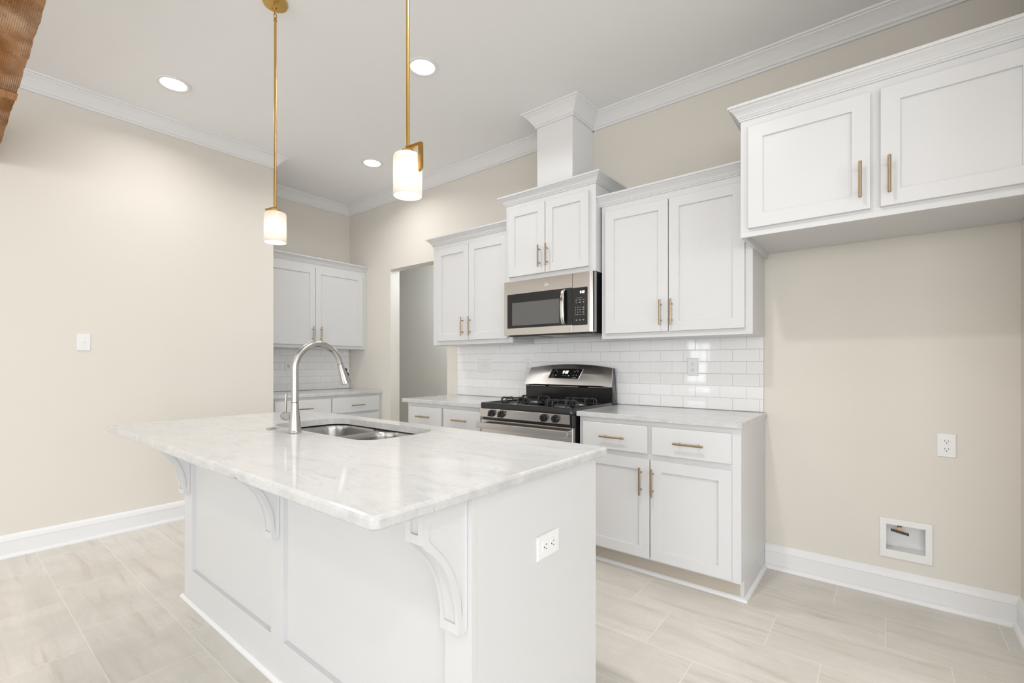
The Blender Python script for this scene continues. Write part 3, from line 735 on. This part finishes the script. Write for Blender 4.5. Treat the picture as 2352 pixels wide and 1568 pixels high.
# backguard
b = B(); b.rings([[(xx(i), y, z) for i, y, z in ((0, 3.035, .905), (0, 3.031, 1.030), (0, 3.020, 1.045), (1, 3.080, 1.172), (1, 3.112, 1.172), (0, 3.112, .905))] for xx in (lambda i: RX0+.004+.018*i, lambda i: RX1-.004-.018*i)])
bg = b.build('backguard', M_BLACK, rg, smooth=20)
def BGP(s, q, lift=0):        # point on the sloping face: s across 0..1, q up 0..1 (arched top)
    zt = 1.172+.028*(1-(2*s-1)**2); zb = 1.038+.008*min(1, 8*s, 8*(1-s))
    ins = .022*q**1.0
    x = RX0+.001+ins+(RX1-RX0-.002-2*ins)*s; z = zb+(zt-zb)*q; y = 3.010+(z-1.04)*.50
    return (x, y-lift*.89, z+lift*.45)
b = B(); N = 24; NQ = 6
fr = [[BGP(s/N, q/NQ, .004) for s in range(N+1)] for q in range(NQ+1)]
bk = [[(p[0], 3.104 if qi == NQ else p[1]+.016, p[2]-(.0 if qi == NQ else .004)) for p in row] for qi, row in enumerate(fr)]
rows = [[(p[0], p[1]+.014, p[2]+.001) for p in fr[0]]]+fr+[[(p[0], 3.106, p[2]-.002) for p in fr[-1]]]
vr = [[b.bm.verts.new(p) for p in r] for r in rows]
for a, c2 in zip(vr, vr[1:]):
    for i in range(N): b._f([a[i], a[i+1], c2[i+1], c2[i]])
for i in (0, N):
    col = [r[i] for r in vr]
    ext = [b.bm.verts.new((v.co.x+(-.0 if i == 0 else .0), min(v.co.y+.012, 3.106), v.co.z)) for v in col]
    for k in range(len(col)-1): b._f([col[k], col[k+1], ext[k+1], ext[k]])
fp = b.build('front_panel', M_STEEL, bg, smooth=40)
def SP(x, z, lift):
    y = 3.010+(z-1.04)*.50; return (x, y-(.004+lift)*.89, z+(.004+lift)*.45)
quad = [(-2.012, 1.094), (-1.748, 1.094), (-1.727, 1.160), (-1.785, 1.164), (-1.87, 1.165), (-1.94, 1.164), (-1.991, 1.160)]
def expand(k): 
    cx = sum(p[0] for p in quad)/7; cz = 1.128
    return [(cx+(x-cx)*(1+k), cz+(z-cz)*(1+k*2.6)) for x, z in quad]
b = B(); b.rings([[SP(x, z, .0004) for x, z in expand(.03)], [SP(x, z, .0016) for x, z in expand(.022)]]); b.m(1); b.rings([[SP(x, z, .0012) for x, z in quad], [SP(x, z, .0022) for x, z in quad]])
b.build('display', [M_CHROME, M_GLASS], bg)
b = B(); clock(b, '9:38', 0, 0, 0, .020, .2)
for v in b.bm.verts: v.co = Vector(SP(-1.866+v.co.x, 1.139+v.co.z, .0026-v.co.y*.5))
b.build('clock_digits', M_DIGIT, bg)
b = B()
def dsh(x, z, w, h=.0022):
    q = B(); q.rings([[SP(px, pz, l) for px, pz in ((x-w/2, z-h/2), (x+w/2, z-h/2), (x+w/2, z+h/2), (x-w/2, z+h/2))] for l in (.002, .0027)]); q.build('key_legend', M_GREYPRINT, bg)
for x, z, w in ((-1.974, 1.140, .010), (-1.942, 1.140, .011), (-1.975, 1.116, .009), (-1.948, 1.117, .013), (-1.948, 1.1135, .008), (-1.789, 1.142, .013), (-1.762, 1.142, .010), (-1.795, 1.117, .010), (-1.768, 1.117, .009), (-1.884, 1.113, .004), (-1.862, 1.113, .004), (-1.835, 1.114, .011), (-1.835, 1.111, .009), (-1.785, 1.1005, .032), (-1.957, 1.154, .028), (-1.768, 1.154, .022), (-1.896, 1.139, .008)):
    dsh(x, z, w, .0012 if w > .02 else .0024)
b = B()
for x0, x1 in ((RX0+.06, RX0+.20), (RX0+.23, RX1-.27), (RX1-.19, RX1-.05)): b.box(x0, 3.018, 1.0335, x1, 3.030, 1.0365)
for x in (RX0+.015, RX1-.055): b.box(x+.0, 3.0165, 1.034, x+.035, 3.030, 1.037)
b.build('vent_trim', M_STEELV, bg)

# ------------------------------------------------------------------ electrical plates (local: on a wall facing -y)
def duplex(label, loc, rz, horizontal=False, group=None):
    t = thing('electrical_outlet', label, 'outlet', loc, rz, group)
    R = Matrix.Rotation(PI/2, 4, 'Y') if horizontal else Matrix.Identity(4)
    def fin(b, name, m): b.bm.transform(R); return b.build(name, m, t, True)
    b = B(); b.rects([(-.035, .035, -.0575, .0575, -.0005), (-.035, .035, -.0575, .0575, -.003), (-.032, .032, -.0545, .0545, -.006)]); fin(b, 'cover_plate', M_PLATE)
    b = B(); b.cyl((0, -.0058, 0), (0, -.0072, 0), .003, seg=12); fin(b, 'screw', M_PLATE)
    for s in (-1, 1):
        b = B(); z = s*.0195
        out = [(x, zz) for x, zz in rrect(-.0165, z-.014, .0165, z+.014, .010, 5)]
        b.rings([[(x, -.0058, zz) for x, zz in out], [(x, -.008, zz) for x, zz in out]])
        b.m(1)
        for x, h in ((-.0065, .004), (.0065, .0033)): b.box(x-.001, -.0084, z+.003-h, x+.001, -.0079, z+.003+h)
        b.lathe([(.0024, -.0079), (.0024, -.0084)], (0, 0, z-.0075), 10, 'y')
        fin(b, 'receptacle', [M_PLATE, M_SLOT])
    return t
duplex('white duplex outlet on the tiles right of the range', (-.9615, W-.0086, 1.1845), 0)
duplex('white duplex outlet on the tiles just left of the range backguard', (-2.283, W-.0086, 1.1845), 0)
duplex('white duplex outlet on the bare beige wall of the fridge niche', (.2405, W, .805), 0)
duplex('white sideways outlet on the end panel of the island', (IX1, 1.166, .6675), PI/2, True)
duplex('small white outlet low on the grey hall wall seen through the doorway', (-5.415, HY, .40), 0)
def switch(label, loc, rz, gangs=1):
    t = thing('light_switch', label, 'switch', loc, rz); w = .035*gangs+(.011 if gangs > 1 else 0)
    b = B(); b.rects([(-w, w, -.0575, .0575, -.0005), (-w, w, -.0575, .0575, -.003), (-w+.003, w-.003, -.0545, .0545, -.006)]); b.build('cover_plate', M_PLATE, t, True)
    for i in range(gangs):
        x = 0 if gangs == 1 else (-.023, .023)[i]
        b = B(); b.box(x-.005, -.0072, -.012, x+.005, -.0056, .012, .0004)
        b.rings([[(x-.0035, -.0068, -.005), (x+.0035, -.0068, -.005), (x+.0035, -.0068, .004), (x-.0035, -.0068, .004)], [(x-.003, -.0165, .004), (x+.003, -.0165, .004), (x+.003, -.0155, .010), (x-.003, -.0155, .010)]]); b.build('toggle', M_PLATE, t, True)
        for z in (-.030, .030):
            b = B(); b.cyl((x, -.0058, z), (x, -.0070, z), .003, seg=12); b.build('screw', M_PLATE, t, True)
    return t
switch('white single toggle switch on the long left wall', (XL, .666, 1.352), PI/2)
switch('white double switch plate on the tiles above the worktop left of the range', (-2.766, W-.0086, 1.185), 0, 2)
t = thing('electrical_outlet', 'white safety outlet on the nook tiles behind the faucet', 'outlet', (XN+.0086, 2.414, 1.1785), PI/2)
b = B(); b.rects([(-.035, .035, -.0575, .0575, -.0005), (-.035, .035, -.0575, .0575, -.003), (-.032, .032, -.0545, .0545, -.006)]); b.build('cover_plate', M_PLATE, t, True)
b = B(); b.box(-.0165, -.0078, -.033, .0165, -.0058, .033, .0008); b.m(1)
for s in (-1, 1):
    for x in (-.0065, .0065): b.box(x-.001, -.0082, s*.020-.004, x+.001, -.0077, s*.020+.004)
    b.lathe([(.0024, -.0077), (.0024, -.0082)], (0, 0, s*.020-.0085*s), 10, 'y')
for x in (-.008, .008): b.box(x-.004, -.0082, -.004, x+.004, -.0077, .004)
b.build('receptacle', [M_PLATE, M_SLOT], t, True)

# ice maker water box in the niche wall
wb = thing('water_outlet_box', 'white recessed ice maker water box low on the fridge niche wall', 'water box', (.0885, W, .30))
b = B()
def RL(i, y): return [(-.014+i, y, .2005+i), (.191-i, y, .2005+i), (.191-i, y, .4035-i), (-.014+i, y, .4035-i)]
HI = .004
inner = [(BX0+HI, BZ0+HI), (BX1-HI, BZ0+HI), (BX1-HI, BZ1-HI), (BX0+HI, BZ1-HI)]
b.rings([RL(0, W-.0004), RL(0, W-.006), RL(.002, W-.008), [(x, W-.008, z) for x, z in inner], [(x, W+.075, z) for x, z in inner]], False, True); b.build('box_frame', M_PLATE, wb, smooth=20)
b = B(); vx = .066; vz = .352; vy = W+.030
b.cyl((vx, vy, .374), (vx, vy, .350), .009); b.cyl((vx, vy+.02, vz), (vx, vy-.016, vz), .008); b.lathe([(.011, -.018), (.011, -.024)], (vx, vy, vz), 12, 'y')
v = b.build('valve', mat('copper_valve', (.45, .27, .17), .35, 1), wb)
b = B(); b.rings([[(vx-.036, y, vz-.002), (vx+.036, y, vz-.014), (vx+.036, y, vz-.026), (vx-.036, y, vz-.014)] for y in (vy-.032, vy-.024)]); b.build('valve_handle', mat('dark_green_handle', (.03, .035, .03), .4), v)

# ------------------------------------------------------------------ recessed ceiling lights: the kitchen's, then unseen ones added for fill
def can(x, y, label, watts):
    t = thing('recessed_light', label, 'ceiling light', (x, y, CZ), 0, 'recessed ceiling lights')
    b = B(); b.lathe([(.098, 0), (.098, -.004), (.094, -.007), (.080, -.007), (.070, .0), (.070, -.0005)], (0, 0, -.0005), 40, cap0=False, cap1=False); b.build('trim_ring', M_TRIM, t, True, 50)
    b = B(); b.lathe([(.0715, -.003), (.0715, -.0045)], (0, 0, 0), 40); b.build('lens', M_LENS, t, True)
    l = bpy.data.lights.new('downlight', 'AREA'); l.shape = 'DISK'; l.size = .13; l.energy = watts; l.color = (1, .985, .97); l.spread = math.radians(150)
    o = bpy.data.objects.new('downlight', l); C.objects.link(o); o.parent = t; o.location = (0, 0, -.009)
can(-3.625, 1.017, 'lit recessed ceiling light nearest the long left wall crown', CAN_K*.85)
can(-2.218, 1.938, 'lit recessed ceiling light just right of the nearer pendant rod', CAN_K)
can(-3.637, 2.572, 'small lit recessed ceiling light between the two pendants near the nook', CAN_K)
can(-.80, 1.05, 'recessed ceiling light above the frame near the fridge niche', CAN_N)
can(-3.4, -1.4, 'unseen ceiling fill light added in the living area beside the long left wall', FILL_CAN_L)  # living area fixtures are unseen, added for more light from above
can(-.6, -1.4, 'unseen ceiling fill light added in the living area behind the camera', FILL_CAN_L)
can(2.2, -1.4, 'unseen ceiling fill light added in the living area toward the east window', FILL_CAN_L)
can(-3.4, -4.2, 'unseen ceiling fill light added in the living area nearest the small front window', FILL_CAN_L)
can(-.6, -4.2, 'unseen ceiling fill light added in the living area before the wide front window', FILL_CAN_L)
can(.95, -.75, 'unseen ceiling fill light added behind the camera to its right', FILL_CAN_R)  # unseen, added to lift the ceiling and fridge cabinet on the right
can(2.2, 1.2, 'unseen ceiling fill light added beyond the fridge niche side wall', FILL_CAN_L)  # unseen, added along with the living area fill
t = thing('hall_fill_light', 'unseen flush light added to brighten the hall behind the doorway', 'ceiling light', (-3.9, W+.72, HZ))  # unseen fixture, added with a cool tint because the hall was too dark
b = B(); b.lathe([(.15, -.0005), (.15, -.02), (.14, -.05), (.10, -.075), (.03, -.085)], (0, 0, 0), 32); b.build('lamp_shade', M_LENS, t, True, 60)
l = bpy.data.lights.new('hall_fill_glow', 'POINT'); l.energy = HALL_FILL_W; l.color = (.82, .91, 1); l.shadow_soft_size = .1
o = bpy.data.objects.new('hall_fill_glow', l); C.objects.link(o); o.parent = t; o.location = (0, 0, -.2)

# ------------------------------------------------------------------ pendants over the island
def pendant(x, y, sgn, label):
    t = thing('pendant_lamp', label, 'pendant light', (x, y, CZ), 0, 'gold pendant lamps over the island')
    b = B(); b.lathe([(.060, -.0005), (.060, -.010), (.056, -.018), (.02, -.0195)], (0, 0, 0), 40); b.m(1)
    for q in (-1, 1): b.lathe([(.0045, -.019), (.0045, -.024), (.003, -.026)], (q*.034, 0, 0), 12)
    b.build('canopy', [M_BRASS, M_BRASS], t, True)
    b = B()
    def link(z, rot, h=.017, w=.0075):
        p = []
        for i in range(20):
            a = 2*PI*i/20; u, v = w*math.cos(a), h*math.sin(a); p.append((u, 0, z+v) if rot else (0, u, z+v))
        b.tube(p, .0022, 8, True)
    link(-.028, 0, .012, .008); link(-.050, 1); link(-.074, 0, .013, .007); b.build('chain', M_BRASS, t, True, 60)
    b = B(); b.lathe([(.003, -.082), (.0065, -.086), (.009, -.097), (.0095, -.100), (.0065, -.101)], (0, 0, 0), 16); b.lathe([(.0062, -.100), (.0062, -1.062)], (0, 0, 0), 16); b.build('rod', M_BRASS, t, True)
    b = B(); h = .0065; z1 = -1.0515; L = .064*sgn
    b.box(min(0, L)-h, -h, z1-h, max(0, L)+h, h, z1+h, .0008)
    x0 = L-h; zz = z1-h; b.rings([[(x0, -h, zz), (x0+2*h, -h, zz), (x0+2*h, h, zz), (x0, h, zz)],
        [(x0, -h, z1-.098 if sgn > 0 else z1-.085), (x0+2*h, -h, z1-.085 if sgn > 0 else z1-.098), (x0+2*h, h, z1-.085 if sgn > 0 else z1-.098), (x0, h, z1-.098 if sgn > 0 else z1-.085)]])
    b.build('bracket', M_BRASS, t, True).rotation_euler.z = .2 if sgn < 0 else .12
    b = B(); b.lathe([(.026, -1.063), (.026, -1.074), (.020, -1.076), (.020, -1.12), (.016, -1.122)], (0, 0, 0), 24); b.build('socket', M_BRASS, t, True)
    b = B(); b.lathe([(.028, -1.076), (.044, -1.0765), (.050, -1.080), (.0525, -1.087), (.0525, -1.2275), (.0505, -1.2275), (.0505, -1.088), (.048, -1.082), (.043, -1.079), (.028, -1.0785)], (0, 0, 0), 48, cap0=False, cap1=False)
    b.build('lamp_shade', M_OPAL, t, True, 60)
    b = B(); b.lathe([(.010, -1.122), (.013, -1.13), (.024, -1.155), (.026, -1.168), (.022, -1.182), (.010, -1.192), (.002, -1.193)], (0, 0, 0), 20); b.build('bulb', M_BULB, t, True, 60)
    l = bpy.data.lights.new('bulb_glow', 'POINT'); l.energy = PEND_W; l.color = (1, .93, .84); l.shadow_soft_size = .03
    o = bpy.data.objects.new('bulb_glow', l); C.objects.link(o); o.parent = t; o.location = (0, 0, -1.165)
M_BULB = emit('lit_bulb', (1, .95, .88), 12)
pendant(-2.400, 1.114, -1, 'gold and opal glass pendant farther left with its round ceiling canopy showing')
pendant(-1.357, 1.114, 1, 'gold and opal glass pendant nearer the range with its bracket on the right')

# ------------------------------------------------------------------ burlap wrapped beam
bm_ = thing('ceiling_beam', 'rough orange wooden beam wrapped in woven burlap at the upper left', 'beam', (-.7, .15, 2.44))
b = B(); xs_ = [XL+.003+(i*.02) for i in range(int((3.4-XL)/.02))]
rng = random.Random(3); rings = []
for i, x in enumerate(xs_):
    w = .252+.0012*math.sin(x*23)+.0008*math.sin(x*61+1)+rng.uniform(-.0005, .0005); z = 2.44+.001*math.sin(x*17)
    rings.append([(x, .035, z), (x, w, z), (x, w+.002, z+.01), (x, w, z+.25), (x, .035, z+.25)])
b.rings(rings); b.build('burlap_wrap', M_BURLAP, bm_, smooth=20)
b = B(); b.box(-3.14, .030, 2.4335, -3.06, .256, 2.4372); b.build('wood_strap', M_CEDAR, bm_)
